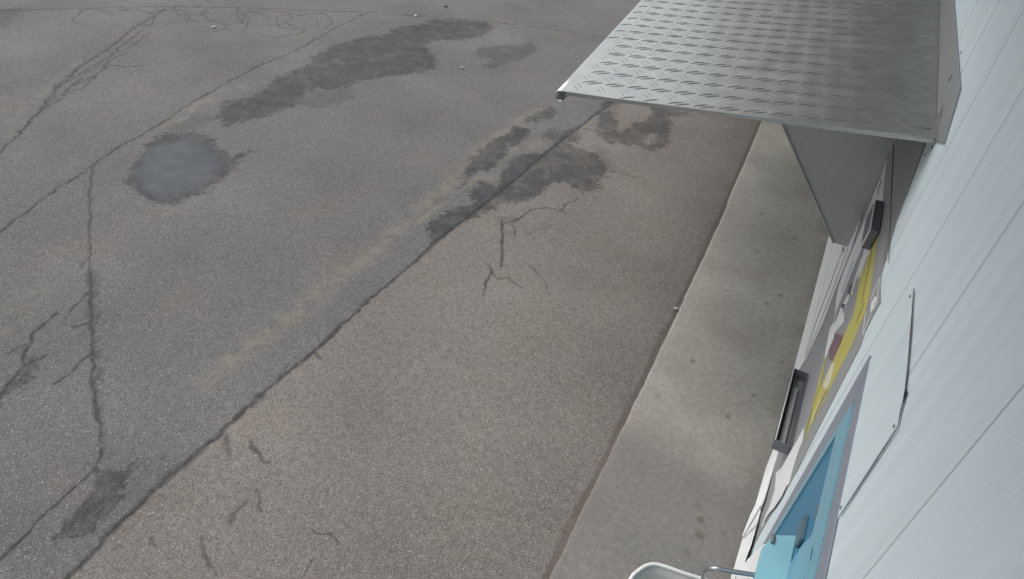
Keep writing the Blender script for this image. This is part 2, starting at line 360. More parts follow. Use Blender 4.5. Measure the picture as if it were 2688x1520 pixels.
def grid_mesh(name, X, Y, Z, shp, A, m):
    nx, ny = shp
    me = bpy.data.meshes.new(name); nv = nx * ny
    me.vertices.add(nv); me.vertices.foreach_set('co', np.stack([X, Y, Z], 1).astype(np.float32).ravel())
    i = np.arange(nx - 1)[:, None] * ny + np.arange(ny - 1)[None, :]
    q = np.stack([i, i + ny, i + ny + 1, i + 1], -1).reshape(-1, 4); nf = len(q)
    me.loops.add(nf * 4); me.loops.foreach_set('vertex_index', q.ravel().astype(np.int32))
    me.polygons.add(nf); me.polygons.foreach_set('loop_start', np.arange(nf, dtype=np.int32) * 4)
    me.polygons.foreach_set('loop_total', np.full(nf, 4, np.int32))
    me.update(calc_edges=True)
    me.polygons.foreach_set('use_smooth', np.ones(nf, bool))
    for k, a in A.items():
        at = me.attributes.new(k, 'FLOAT', 'POINT'); at.data.foreach_set('value', a.astype(np.float32))
    return tag(link(name, me, m), kind='structure')

def axis(parts):
    out = []
    for a, b, s0, s1 in parts:      # spacing eases from s0 to s1
        x = a
        while x < b - 1e-6:
            out.append(x); t = (x - a) / (b - a); x += s0 + (s1 - s0) * t
    out.append(parts[-1][1]); return np.array(out)

m_asph = ground_mat('weathered_asphalt', (.125, .1215, .1205), (.165, .152, .139))
m_conc = ground_mat('worn_concrete', (.335, .322, .292), (.176, .171, .165), speck=.12, chips=.3, bump=.25)

xs = np.concatenate([-axis([(-.75, 2.4, .0075, .0075), (2.4, 6, .0085, .014), (6, 11.5, .015, .023), (11.5, 18, .03, .4), (18, 300, .5, 40)])[::-1]])
ys = np.concatenate([-axis([(.0, 6, .05, 1), (6, 300, 1.5, 40)])[::-1][:-1], axis([(.0, 3.6, .0075, .0075), (3.6, 8, .009, .015), (8, 12, .016, .023), (12, 20, .03, .4), (20, 300, .5, 40)])])
Xg, Yg = [a.ravel() for a in np.meshgrid(xs, ys, indexing='ij')]
A, fine = fields(Xg, Yg)
ms = gp(main_seam); ms = ms[np.argsort(ms[:, 1])]
ed = gp(edge_px); ed = ed[np.argsort(ed[:, 1])]
_c = np.polyfit(ed[:, 1], ed[:, 0], 2); ed[:, 0] = .35 * ed[:, 0] + .65 * np.polyval(_c, ed[:, 1])
def line_x(t, y):   # x of a traced line at y, carried on straight past its ends
    k0 = (t[2, 0] - t[0, 0]) / (t[2, 1] - t[0, 1]); k1 = (t[-1, 0] - t[-4, 0]) / (t[-1, 1] - t[-4, 1])
    return np.where(y < t[0, 1], t[0, 0] + (y - t[0, 1]) * k0 * .3, np.where(y > t[-1, 1], t[-1, 0] + (y - t[-1, 1]) * k1 * .6, np.interp(y, t[:, 1], t[:, 0])))
A['warm'] = sstep(-.02, .04, Xg - line_x(ms, Yg))
ex = line_x(ed, Yg); de = ex - Xg + .012 * fbm(Xg, Yg, 10, 111, 4)
wd_ = .045 + .02 * fbm(Xg, Yg, 2.2, 121, 3)
A['dirt'] = np.maximum(A['dirt'], (1 - sstep(wd_ * .55, wd_ * 1.15, de)) * (.75 + .25 * fine))
Z = .004 * fbm(Xg, Yg, .8, 131, 3) + .0012 * fbm(Xg, Yg, 9, 141, 3)
Z -= .007 * A['crack'] + .004 * A['dirt']
Z = Z * (1 - A['water']) + np.where(A['water'] > .01, -.001, 0) * A['water']
Z = Z - .006
grid_mesh('asphalt_ground', Xg, Yg, Z, (len(xs), len(ys)), A, m_asph)

# concrete strip between asphalt and wall
yc = np.concatenate([axis([(-6, 0, .2, .05), (0, 8.5, .012, .02), (8.5, 40, .1, 1)])]); uc = np.linspace(0, 1, 90)
U, Yc = np.meshgrid(uc, yc, indexing='ij'); U = U.ravel(); Yc = Yc.ravel()
x0 = line_x(ed, Yc) + .006 * fbm(Yc * 0, Yc, 9, 151, 3)
x0 = np.where(Yc > 9, line_x(ed, Yc * 0 + 9), x0)
Xc = x0 + (D + .02 - x0) * U
Ac = {n: np.zeros(Xc.shape) for n in ('crack', 'wet', 'water', 'dust', 'dirt', 'warm')}
for px, py, r, st in ((1818, 948, 6, .8), (1912, 1093, 6, .8), (2013, 797, 6, .6), (2048, 776, 5, .6), (1978, 1038, 5, .6), (1840, 1365, 9, .8), (1838, 1405, 11, .8), (1836, 1330, 7, .4), (1806, 1452, 8, .6), (1899, 1402, 6, .6), (2052, 952, 5, .7), (1985, 660, 5, .5), (2085, 625, 7, .4), (2000, 560, 6, .4), (1725, 1038, 7, .35), (1880, 1300, 5, .4), (1700, 1480, 6, .4), (1790, 1230, 6, .3)):
    q = G((px, py)); m = math.dist(q, CAM) / FPX
    d = np.hypot(Xc - q[0], Yc - q[1]) + .006 * fbm(Xc, Yc, 40, 161, 2)
    Ac['dirt'] = np.maximum(Ac['dirt'], st * (1 - sstep(r * m * .6, r * m * 1.5, d)))
Ac['dirt'] = np.maximum(Ac['dirt'], .5 * (1 - sstep(.0, .012, Xc - x0)))
Ac['dirt'] = np.maximum(Ac['dirt'], .5 * sstep(.80, 1.0, U) * np.clip(.6 + fbm(Xc, Yc, 5, 171, 4), 0, 1))
Ac['warm'] = sstep(3.6, 2.85, Yc + .16 * fbm(Xc, Yc, 3, 175, 4) - .1 * U)
Ac['dust'] = .22 * np.clip(.5 + fbm(Xc, Yc, 1.3, 181, 4), 0, 1)
Zc = .0015 + .001 * fbm(Xc, Yc, 3, 191, 3) - .009 * (U < .001)
grid_mesh('concrete_path', Xc, Yc, Zc, (len(uc), len(yc)), Ac, m_conc)

# ------------------------------------------------------------------ materials for things
M_wall = mat('white_coated_sheet', (.63, .72, .75), .45, var=.06, scale=2.2, streak=(1, 7, .35), spec=.4)
M_white = mat('white_paint', (.76, .78, .77), .5, var=.05, scale=9)
M_wgrey = mat('grey_vinyl', (.285, .295, .305), .5, var=.04, scale=5)
M_steel = mat('brushed_steel', (.44, .45, .455), .42, .85, var=.08, scale=5, streak=(8, 8, .8))
M_alu = mat('aluminium_tread_plate', (.48, .495, .475), .42, .9, var=.06, scale=7, bump=.12, bscale=60)
M_aluB = mat('aluminium_bar_shade_tint', (.3, .31, .3), .45, .9, var=.05, scale=9)  # same aluminium as the sheet, dark reflections on the bars put into colour
M_joint = mat('grey_sealant', (.5, .545, .56), .7)
M_shade_eave = mat('unseen_eave_brown', (.12, .11, .1), .7)
M_dark_wing = mat('unseen_wing_dark', (.16, .165, .15), .8)
M_gap = mat('black_gap', (.05, .05, .052), .9)
M_dark = mat('dark_grey_metal', (.14, .15, .165), .45, var=.06)
M_handle = mat('slate_blue_plastic', (.09, .15, .19), .45)
M_darkin = mat('grey_metal_inner', (.33, .345, .36), .45, .2, var=.1, streak=(4, 1, 4))
M_print_w = mat('white_print', (.74, .755, .76), .5, var=.03)
M_print_c = mat('cream_print', (.6, .57, .45), .5, var=.05)
M_yel = mat('yellow_print', (.47, .43, .115), .5, var=.05)
M_mar = mat('maroon_print', (.19, .115, .135), .5, var=.05)
M_ink = mat('dark_ink', (.12, .12, .125), .6)
M_olive = mat('olive_ink', (.25, .23, .1), .6)
M_frame = mat('grey_frame', (.23, .255, .30), .5, var=.05)
M_bl_d = mat('deep_blue_panel', (.05, .19, .31), .4, var=.05, spec=.35)
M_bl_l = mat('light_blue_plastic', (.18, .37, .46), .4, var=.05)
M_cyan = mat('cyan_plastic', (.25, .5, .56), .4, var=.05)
M_plast = mat('white_plastic', (.66, .67, .65), .4, var=.05, bump=.05, bscale=30)
M_plast2 = mat('shade_tinted_plastic', (.5, .5, .47), .55, var=.1, scale=4)  # chair shell: its concave shading put into a greyer base colour
M_tube = mat('galvanised_tube', (.42, .43, .46), .32, .9, var=.08)
M_stone = mat('pale_stone', (.42, .41, .38), .8, var=.15, scale=60, bump=.3)
M_screw = mat('dull_screw', (.2, .22, .22), .5, .6)

# ------------------------------------------------------------------ wall of ribbed sheet panels
wall = thing('wall', 'white ribbed sheet metal wall along the right side', 'wall', (D, 2, 0))
JP = .661; J0 = 1.344
def rib_panel(y0, y1):
    pitch = .0245; v = []; f = []; prof = []
    n = int(round((y1 - y0 - .016) / pitch)); pitch = (y1 - y0 - .016) / n
    prof.append((y0 + .0045, .0008))
    for k in range(n):
        a = y0 + .008 + k * pitch
        prof += [(a, 0), (a + pitch * .55, 0), (a + pitch * .66, -.0004), (a + pitch * .9, -.0004)]
    prof += [(y1 - .0045, .0008)]
    for z in (0.0, 5.2): v += [(D + x, y, z) for y, x in prof]
    n = len(prof); f = [(i, i + 1, i + 1 + n, i + n) for i in range(n - 1)]
    return v, f
for k in range(-6, 16):
    v, f = rib_panel(J0 + k * JP, J0 + (k + 1) * JP); pydata('panel', v, f, M_wall, wall)
for k in range(-6, 17):
    box('joint_strip', (D + .0015, J0 + k * JP - .0045, 0), (D + .0125, J0 + k * JP + .0045, 5.2), M_joint, wall)
box('unseen_shade_eave', (-.85, J0 - 6 * JP, 4.0), (D + .2, 9.2, 4.18), M_shade_eave, wall)  # unseen overhang added to shade the upper wall and darken reflections
box('unseen_dark_wing', (-1.9, 9.3, 0), (D + .2, 9.6, 7.5), M_dark_wing, wall)  # unseen cross wall added to darken what the canopy sheet reflects
box('backing', (D + .013, J0 - 6 * JP, 0), (D + .2, J0 + 16 * JP, 5.2), M_gap, wall)
def screw(parent, p, r=.006, m=M_screw):
    p = Vector(p); v = []; f = []
    for i, (rr, dx) in enumerate(((1, 0), (1, -.002), (.6, -.004))):
        for k in range(10):
            t = 2 * math.pi * k / 10; v.append((p.x + dx, p.y + r * rr * math.cos(t), p.z + r * rr * math.sin(t)))
    for i in range(2):
        f += [(i * 10 + k, i * 10 + (k + 1) % 10, i * 10 + 10 + (k + 1) % 10, i * 10 + 10 + k) for k in range(10)]
    f.append(tuple(range(20, 30)))
    return pydata('screw', v, f, m, parent)

# ------------------------------------------------------------------ flat white cover board above the blue cabinet
bt = [Wp(p, D - .004) for p in ((2399, 755), (2380, 1010), (2355, 1121))]
za = bt[0][2]; yn = bt[2][1]; yf = bt[0][1]
cov = thing('cover_board', 'flat white board screwed to the wall above the blue cabinet', 'board', (D, (yn + yf) / 2, 1.72))
zb = 1.745
pl = prism('board', [tuple(p) for p in [Wp(q_, D - .0015) for q_ in ((2399, 756), (2391, 860), (2379, 1010), (2356, 1121), (2280, 1240), (2207, 1352), (2190, 1378))]] + [(D - .0015, yf, zb)], (-.0035, 0, 0), M_wall, cov)
# open joint of the board, dark where it stands away from the wall
wall_line('gap', [(2399, 757), (2392, 860), (2384, 960), (2378, 1010), (2376, 1040), (2366, 1075), (2357, 1121)], 3.2, .0052, .0006, M_gap, cov)
wall_line('gap', [(2357, 1121), (2320, 1178), (2270, 1255), (2207, 1352)], 2.8, .0052, .0006, M_gap, cov)
wall_print('gap', [(2379, 1020), (2381, 1032), (2374, 1048), (2369, 1060), (2374, 1030)], .0052, .0006, M_gap, cov)
for p in ((2390, 778), (2348, 1119), (2208, 1333)): screw(cov, Wp(p, D - .005), .0062)

# ------------------------------------------------------------------ aluminium tread-plate canopy
NO = (-1.318, 3.448); NW = (D - .012, 3.655)
CZ = lambda x: 2.3 + (x - .56) * .1176
def drop(x, y):
    d = x - (NO[0] - (y - NO[1]) * .108); t = max(0.0, 1 - d / .62)
    return .012 * t * t
def CP(x, y, up=0.0): return Vector((x, y, CZ(x) + drop(x, y) - .0 + up))
can = thing('canopy', 'large aluminium tread plate canopy projecting from the white wall', 'canopy', (D, 5.5, 2.3))
outer_x = lambda y: NO[0] - (y - NO[1]) * .108
near_y = lambda x: NO[1] + (x - NO[0]) * (NW[1] - NO[1]) / (NW[0] - NO[0])
YF = 8.6
# sheet, gently wavy
nu, nv_ = 40, 60; v = []; f = []
for i in range(nu):
    for j in range(nv_):
        a = i / (nu - 1); b = j / (nv_ - 1)
        xn = NO[0] + (NW[0] - NO[0]) * a; y = near_y(xn) * (1 - b) + YF * b
        x = outer_x(y) * (1 - a) + NW[0] * a
        dz = .0035 * math.sin(x * 3.1 + y * 1.3) + .003 * math.sin(y * 4.2 - x * 1.7)
        v.append(tuple(CP(x, y, dz)))
nn = len(v); v += [(p[0], p[1], p[2] - .004) for p in v]
for i in range(nu - 1):
    for j in range(nv_ - 1):
        k = i * nv_ + j; f.append((k, k + nv_, k + nv_ + 1, k + 1)); f.append((k + nn, k + 1 + nn, k + nv_ + 1 + nn, k + nv_ + nn))
for j in range(nv_ - 1):
    f.append((j, j + 1, j + 1 + nn, j + nn)); k = (nu - 1) * nv_ + j; f.append((k, k + nn, k + 1 + nn, k + 1))
for i in range(nu - 1):
    k = i * nv_; f.append((k, k + nn, k + nv_ + nn, k + nv_)); k += nv_ - 1; f.append((k, k + nv_, k + nv_ + nn, k + nn))
sheet = pydata('sheet', v, f, M_alu, can, smooth=False)
for p in sheet.data.polygons: p.use_smooth = True
sheet.data.set_sharp_from_angle(angle=math.radians(30))
# raised bars, in pairs of two directions
bv, bf = [], []
def bar(cx, cy, ang, L=.1, wd=.0115, ht=.0045):
    ca, sa = math.cos(ang), math.sin(ang); base = len(bv)
    st = [(-.5, .0, 0), (-.36, .62, .75), (-.12, 1, 1), (.12, 1, 1), (.36, .62, .75), (.5, .0, 0)]
    for t, ww, hh in st:
        bow = .006 * (1 - (2 * t) ** 2)
        for s, hz in ((-1, 0), (-.45, .85), (.45, .85), (1, 0)):
            lx = t * L; ly = s * wd * .5 * max(ww, .05) + bow
            x = cx + lx * ca - ly * sa; y = cy + lx * sa + ly * ca
            dz = .0035 * math.sin(x * 3.1 + y * 1.3) + .003 * math.sin(y * 4.2 - x * 1.7)
            bv.append(tuple(CP(x, y, dz + hz * hh * ht - .0002)))
    for i in range(5):
        for s in range(3):
            a = base + i * 4 + s; bf.append((a, a + 1, a + 5, a + 4))
O0 = np.array([-.968, 3.878]); du = np.array([.129, .022]); dv = np.array([-.0172, .18])
for i in range(-8, 22):
    for j in range(-4, 30):
        for kind in (0, 1):
            c = O0 + du * (i + .5 * kind) + dv * (j + .5 * kind)
            for s in (-1, 1):
                ang = math.radians(40) if kind == 0 else math.radians(-48)
                ox = -math.sin(ang) * s * .0165 + math.cos(ang) * s * -.012; oy = math.cos(ang) * s * .0165 + math.sin(ang) * s * -.012
                x, y = c[0] + ox, c[1] + oy
                if outer_x(y) + .03 < x < NW[0] - .04 and near_y(x) + .03 < y < YF - .05: bar(x, y, ang, ht=.005 if kind == 0 else .0017)
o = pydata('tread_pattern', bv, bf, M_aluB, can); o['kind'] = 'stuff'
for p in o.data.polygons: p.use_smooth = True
# rolled outer lip
v = []; f = []; rr = .034; ns = 9
for j in range(24):
    y = NO[1] + (YF - NO[1]) * j / 23; x = outer_x(y); c = CP(x, y)
    for k in range(ns):
        t = math.pi / 2 + math.pi * 1.15 * k / (ns - 1)
        for q in (1, .88): v.append((c.x + rr * math.cos(t) * q, c.y, c.z - rr + rr * math.sin(t) * q - .0005))
for j in range(23):
    for k in range(ns - 1):
        a = (j * ns + k) * 2; b = ((j + 1) * ns + k) * 2
        f.append((a, a + 2, b + 2, b)); f.append((a + 1, b + 1, b + 3, a + 3))
for k in range(ns - 1): f.append((2 * k, 2 * k + 1, 2 * k + 3, 2 * k + 2))
pydata('rolled_lip', v, f, M_alu, can, smooth=True)
# stiffening fold below the near edge
A0 = CP(NO[0] + .03, near_y(NO[0] + .03) + .002, -.0045); B0 = CP(NW[0], near_y(NW[0]) + .002, -.0045)
prism('edge_fold', [A0, B0, B0 + Vector((0, .003, -.022)), A0 + Vector((0, .003, -.022))], (0, .004, 0), M_alu, can)
# upstand against the wall
Yu0, Yu1 = 3.66, YF
prism('upstand', [(D - .009, Yu0 - .24, 2.37), (D - .009, Yu0, 2.285), (D - .009, Yu1, 2.285), (D - .009, Yu1, 2.46), (D - .009, Yu0 + .08, 2.525)], (.006, 0, 0), M_steel, can)
prism('end_tab', [(D - .011, Yu0 - .02, 2.29), (D - .05, Yu0 - .004, 2.295), (D - .011, Yu0 + .3, 2.38)], (0, 0, .003), M_steel, can)
for p in ((2494, 205), ): screw(can, Wp(p, D - .010), .017, M_dark)
screw(can, Wp((2523, 138), D - .010), .008, M_dark)
# steel plate on the wall under the canopy
sp = [Wp(p, D - .003) for p in ((2322, 700), (2352, 584), (2395, 470), (2434, 363))]
pz = 1.752
prism('wall_plate', [(D - .003, sp[0][1] - .02, pz), (D - .003, sp[1][1], sp[1][2]), (D - .003, sp[2][1], sp[2][2]), (D - .003, sp[3][1], sp[3][2]), (D - .003, sp[3][1] + .35, 2.28), (D - .003, 6.6, 2.28), (D - .003, 6.6, pz)], (-.003, 0, 0), M_steel, can)
screw(can, Wp((2428, 406), D - .001), .007); screw(can, Wp((2447, 387), D - .001), .009)
# cheek plate under the canopy
YC = 4.9
def onY(p, y): r = ray(p); return CAM + r * (y / r[1])
cb0 = onY((2186, 636), YC); cb1 = Wp((2237, 651)); cr = onY((2326, 415), YC)
ct = onY((2040, 298), YC)
k = (ct - cb0) / (ct[2] - cb0[2]); zt = CZ(ct[0]) - .02
s_ = .2
for _ in range(30): s_ = CZ((ct + k * s_)[0]) - .016 - ct[2]
tl = ct + k * s_
zr = cb0[2]
rear = [(D - .004, YC, zr), (cr[0], YC, cr[2]), (cr[0] - .004, YC, CZ(cr[0]) - .016)]
front = [tuple(tl), tuple(ct), tuple(cb0)]
chk = prism('side_plate', rear + front, (0, .004, 0), M_steel, can)
e0, e1 = Vector(tl), Vector(cb0); nrm = (e1 - e0).normalized()
prism('side_fold', [e0, e1, e1 + Vector((.011, 0, .004)), e0 + Vector((.011, 0, .004))], (0, -.018, 0), M_steel, can)

# ------------------------------------------------------------------ grey printed sign on the wall
sign = thing('wall_sign', 'long grey sign with white, yellow and maroon print under the canopy', 'sign', (D, 4.6, .2))
nb = [Wp(p, D - .004) for p in ((2311, 792), (2292, 827), (2270, 872), (2257, 911), (2211, 1000), (2145, 1130), (2112, 1194), (2072, 1271), (2037, 1329), (2007, 1378), (1978, 1432), (1960, 1466))]
t0 = Wp((2319, 728), D - .004)
brd = [(D - .004, t0[1], 1.748)] + [tuple(p) for p in nb] + [(D - .004, 3.45, .085), (D - .004, 6.6, .03), (D - .004, 6.6, 1.748)]
prism('board', brd, (.003, 0, 0), M_wgrey, sign)
TO, TT = .0045, .0007
def pr(px, m=M_print_w, lift=0, name='lettering'): return wall_print(name, px, TO + lift, TT, m, sign)
pr(s1((716, 468), (690, 700), (665, 1000), (600, 1010), (560, 1300), (480, 1360), (520, 1410), (505, 1456)) + s2((655, 20), (650, 110), (560, 330), (480, 520), (410, 690), (330, 900), (260, 1080), (240, 1240), (330, 1000), (420, 840), (440, 850), (380, 1020), (345, 1035), (352, 1100), (375, 1050), (360, 1200), (300, 1260), (240, 1340), (235, 1380)) + s3((525, 130), (470, 260), (420, 400), (405, 420), (430, 250), (480, 0)) + s2((200, 1250), (240, 1180), (255, 1050), (270, 900), (295, 760), (380, 500), (450, 330), (520, 160), (585, 0)) + s1((470, 1150), (560, 900), (640, 700)))
pr(s2((662, 110), (740, 50), (700, 300), (640, 400), (590, 560), (575, 610), (530, 640), (480, 770), (470, 840), (450, 840), (500, 640), (560, 460), (610, 320)))
pr(s2((655, 400), (690, 320), (600, 560), (580, 600)), M_print_c, .001)
pr(s2((790, 70), (800, 100), (765, 330), (730, 600), (690, 850), (640, 1060), (565, 1235)) + s3((750, 240), (650, 440), (540, 650), (470, 800), (330, 1080), (240, 1240), (170, 1400), (145, 1440), (200, 1200), (280, 950), (330, 810), (350, 760), (440, 580), (520, 430), (600, 230)) + s2((330 + 75, 1262), (480, 1120), (520, 950), (560, 700), (580, 600), (690, 330), (735, 180)), M_yel)
pr(s3((418, 360), (390, 480), (340, 650), (300, 830), (240, 1060), (160, 1400), (150, 1400), (300, 880), (325, 810), (345, 770), (395, 560), (425, 400)), M_yel, .0009)
pr(s3((500, 450), (540, 440), (500, 620), (470, 720), (350, 930), (250, 1160), (232, 1230), (330, 1000), (420, 790), (390, 740)), M_print_c, .0009)
pr(s3((545, 85), (565, 75), (655, 100), (620, 200), (560, 320), (510, 430), (470, 410), (470, 270), (530, 150)), M_mar)
pr(s2((335, 955), (390, 960), (365, 1030), (330, 1005)), M_ink, .001)
pr(s2((430, 720), (480, 690), (440, 850), (415, 830)), M_ink, .001)
for px, wd, m in ((s1((655, 715), (635, 790), (610, 850), (605, 930)), 2.2, M_ink), (s2((720, 280), (690, 440), (650, 640), (610, 850), (590, 960)), 1.8, M_olive), (s2((625, 940), (590, 1040), (545, 1130), (530, 1200)), 1.8, M_olive),
                  (s3((445, 780), (380, 920), (330, 1020), (270, 1160)), 1.4, M_ink), (s2((490, 390), (430, 560), (350, 760), (330, 830)), 1.2, M_wgrey), (s2((560, 560), (500, 680)), 1.4, M_olive)):
    wall_line('print_line', px, wd, TO + .0018, TT, m, sign)
for px, wd in ((s2((825, 620), (750, 790), (700, 920)), 1.6), (s2((825, 620), (800, 800), (780, 960), (720, 1080)), 1.6), (s2((642, 1060), (625, 1200), (600, 1360)), 1.6), (s2((600, 1360), (680, 1160), (740, 1040)), 1.6)):
    wall_line('outline', px, wd, TO, TT, M_print_w, sign)
pr(s2((760, 860), (710, 960), (700, 1090), (740, 1020), (785, 880)))
pr(s3((150, 1265), (128, 1450)) + s4((930, 0), (870, 180), (820, 380), (740, 520), (640, 670), (600, 710), (560, 770), (515, 870), (505, 860), (560, 720), (600, 640), (660, 450), (665, 380), (675, 260), (740, 200), (800, 90)) + s3((60, 1440),))
pr(s4((675, 260), (690, 250), (672, 440), (662, 440)), M_white, .001)
wall_line('print_line', s4((800, 395), (740, 530), (650, 665), (600, 715), (540, 810)), 2.4, TO + .0018, TT, M_ink, sign)
wall_line('seam', [(2346, 352), (2341, 470), (2337, 580), (2332, 690)], 1.6, .0065, .0006, M_gap, sign)

# ------------------------------------------------------------------ white boards along the foot of the wall
sk = thing('skirting', 'tapering white skirting boards along the foot of the wall', 'skirting', (D, 4, 0))
xs_ = D - .006
far = [Wp(p, xs_) for p in ((2237, 651), (2200, 745), (2160, 850), (2119, 938))]
prism('board', [(xs_, far[0][1] + .35, far[0][2] + .12)] + [tuple(p) for p in far] + [(xs_, far[3][1] + .1, .004), (xs_, 6.9, .004), (xs_, 6.9, .35)], (-.006, 0, 0), M_white, sk)
wall_line('groove', [(2214, 650), (2180, 745), (2140, 850), (2113, 938)], 1.8, .0122, .0005, M_screw, sk)
wall_line('groove', [(2226, 650), (2192, 745), (2152, 850), (2117, 932)], 1.6, .0122, .0005, M_screw, sk)
wall_line('groove', [(2185, 640), (2165, 740), (2135, 840), (2112, 930)], 1.0, .0122, .0004, M_plast2, sk)
wall_print('notch', [(2211, 648), (2217, 650), (2215, 662), (2211, 662)], .0123, .0005, M_screw, sk)
pj = G((2103, 934), .06)
box('end_block', (pj[0], pj[1] - .12, .004), (D - .013, pj[1] + .13, .13), M_white, sk, .004)
tube('bolt', [(pj[0] + .012, pj[1] + .02, .131), (pj[0] + .012, pj[1] + .02, .14)], .014, M_screw, sk)
xn_ = .506
b1 = [Wp(p, x) for p, x in zip(s4((640, 0), (695, 10), (640, 200), (530, 570), (500, 630), (300, 985), (285, 980), (380, 740), (440, 620), (560, 200)), (.535, .552, .547, .537, .533, .512, .508, .508, .512, .526))]
o = prism('board', b1, (.006, 0, -.001), M_white, sk)
lo = [Wp(p, x) for p, x in zip(s4((490, 680), (430, 900), (380, 1070), (312, 1250), (318, 1262), (338, 1262), (345, 1240), (540, 1060), (530, 1200), (440, 1380), (400, 1456), (150, 1456), (205, 1310), (290, 1010), (330, 950)), (.538, .535, .533, .53, .53, .532, .534, .545, .545, .538, .532, .508, .508, .512, .516))]
prism('board', lo, (.006, 0, 0), M_white, sk)
wall_line('gap', s4((500, 632), (420, 780), (300, 988)), 2.0, D - .5085, .0005, M_gap, sk)
wall_line('gap', s4((219, 1420), (217, 1470)), 1.6, D - .5085, .0005, M_gap, sk)
wall_line('gap', s4((365, 1445), (360, 1480)), 1.6, D - .5085, .0005, M_gap, sk)

# ------------------------------------------------------------------ open trough on the wall
tr = [Wp((2131, 976)), Wp((2077, 1180))]
tz = (tr[0][2] + tr[1][2]) / 2; xl = np.mean([G((2086, 962), tz)[0], G((2034, 1157), tz)[0]])
y1 = np.mean([tr[0][1], G((2086, 962), tz)[1]]); y0 = np.mean([tr[1][1], G((2034, 1157), tz)[1]])
tg = thing('trough', 'dark grey open metal trough fixed low on the sign', 'trough', (D - .05, (y0 + y1) / 2, tz - .16))
xb = D - .008; dp = .08; th = .004
box('front_plate', (xl, y0, tz - dp), (xl + th, y1, tz), M_dark, tg)
box('end_plate', (xl + th + .0005, y0, tz - dp), (xb, y0 + th, tz - .001), M_dark, tg)
box('end_plate', (xl + th + .0005, y1 - th, tz - dp), (xb, y1, tz - .001), M_dark, tg)
box('bottom_plate', (xl + th + .0005, y0 + th + .0005, tz - dp), (xb, y1 - th - .0005, tz - dp + th), M_darkin, tg)
box('back_plate', (xb - th, y0 + th + .0005, tz - dp + th + .0005), (xb, y1 - th - .0005, tz - .004), M_dark, tg)
tube('rim', [(xl + .001, y0, tz), (xl + .001, y1, tz)], .0025, M_white, tg, 8)
box('inner_tray', (xl + .03, y0 + .03, tz - dp + .006), (xb - .03, y1 - .12, tz - dp + .035), M_darkin, tg, .004)
box('divider', (xl + .028, y0 + .02, tz - dp + .01), (xl + .031, y1 - .02, tz - .03), M_dark, tg)

# ------------------------------------------------------------------ small dark box near the canopy
bz = np.mean([Wp((2328, 531), D - .006)[2], Wp((2303, 609), D - .006)[2]])
q = [G(p, bz) for p in ((2300, 523), (2328, 531), (2279, 600), (2303, 609))]
bx0 = (q[0][0] + q[2][0]) / 2; by1 = (q[0][1] + q[1][1]) / 2; by0 = (q[2][1] + q[3][1]) / 2
lb = thing('wall_box', 'small dark box with rounded pale rim on the sign beneath the canopy', 'box', (D, (by0 + by1) / 2, bz - .12))
box('housing', (bx0 + .008, by0, bz - .13), (D - .009, by1, bz), M_dark, lb, .006)
fr = []
for (cy, cz, a0) in ((by1 - .02, bz - .018, 0), (by0 + .02, bz - .018, 90), (by0 + .02, bz - .115, 180), (by1 - .02, bz - .115, 270)):
    for k in range(5):
        t = math.radians(a0 + 90 * k / 4); fr.append((bx0 + .0075, cy + .02 * math.cos(t), cz + .02 * math.sin(t)))
prism('front_frame', fr, (-.006, 0, 0), M_print_w, lb, .002)
fi = [(bx0 + .001, (by0 + by1) / 2 + (p[1] - (by0 + by1) / 2) * .86, bz - .066 + (p[2] - bz + .066) * .8) for p in fr]
prism('screen', fi, (-.001, 0, 0), M_dark, lb)

# ------------------------------------------------------------------ blue cabinet in grey frame
cab = thing('wall_cabinet', 'blue cabinet in a grey frame with a cyan ledge and dark handle', 'cabinet', (D, 2.0, 0))
def ZY(p, off=.006): a = Wp(p, D - off); return a[1], a[2]
yfar = np.mean([ZY(p)[0] for p in ((2199, 1070), (2091, 1281), (2012, 1410))]); top = ZY((2290, 905))[1]; top2 = ZY((2165, 1520))[1]
_f = np.polyfit(*zip(*[ZY(p)[::-1] for p in ((2205, 1070), (2160, 1155), (2117, 1237), (2095, 1281), (2046, 1350), (2008, 1423))]), 1)
yat = lambda z: float(np.polyval(_f, z))
ynr = 1.05
def slope(z0, y): return z0 + (y - yfar) * (top - top2) / (yfar - ZY((2165, 1520))[0])
ys1 = np.mean([ZY(p)[0] for p in ((2107, 1281), (2050, 1375))]); ys2 = np.mean([ZY(p)[0] for p in ((2113, 1281), (2060, 1370))])
zr1 = ZY((2194, 1280))[1]; zr2 = ZY((2161, 1280))[1]
T = lambda z, y: slope(z, y)
# frame (four members, mitred at the far top corner)
def fm(name, pts, off, th, m): return prism(name, [(D - off, y, z) for y, z in pts], (-th, 0, 0), m, cab)
zt0 = top; zi = T(zr1, yfar) + (zr1 - T(zr1, ZY((2194, 1280))[0]))
fm('frame', [(yat(.08), .08), (yat(zt0), zt0), (ys1 + .004, zi), (ys1 + .004, .08)], .003, .008, M_frame)
fm('frame', [(yat(zt0) - .001, zt0), (ynr, T(zt0, ynr)), (ynr, T(zi, ynr)), (ys1 + .004, zi + .001)], .003, .008, M_frame)
zj = zi - (zr1 - zr2)
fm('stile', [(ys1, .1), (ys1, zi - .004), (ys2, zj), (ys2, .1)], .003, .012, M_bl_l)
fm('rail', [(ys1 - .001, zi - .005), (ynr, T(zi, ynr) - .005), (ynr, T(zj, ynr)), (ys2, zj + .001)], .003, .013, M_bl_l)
fm('upper_panel', [(ys2 - .003, .12), (ys2 - .003, zj - .004), (ynr, T(zj, ynr) - .004), (ynr, .12)], .003, .003, M_bl_d)
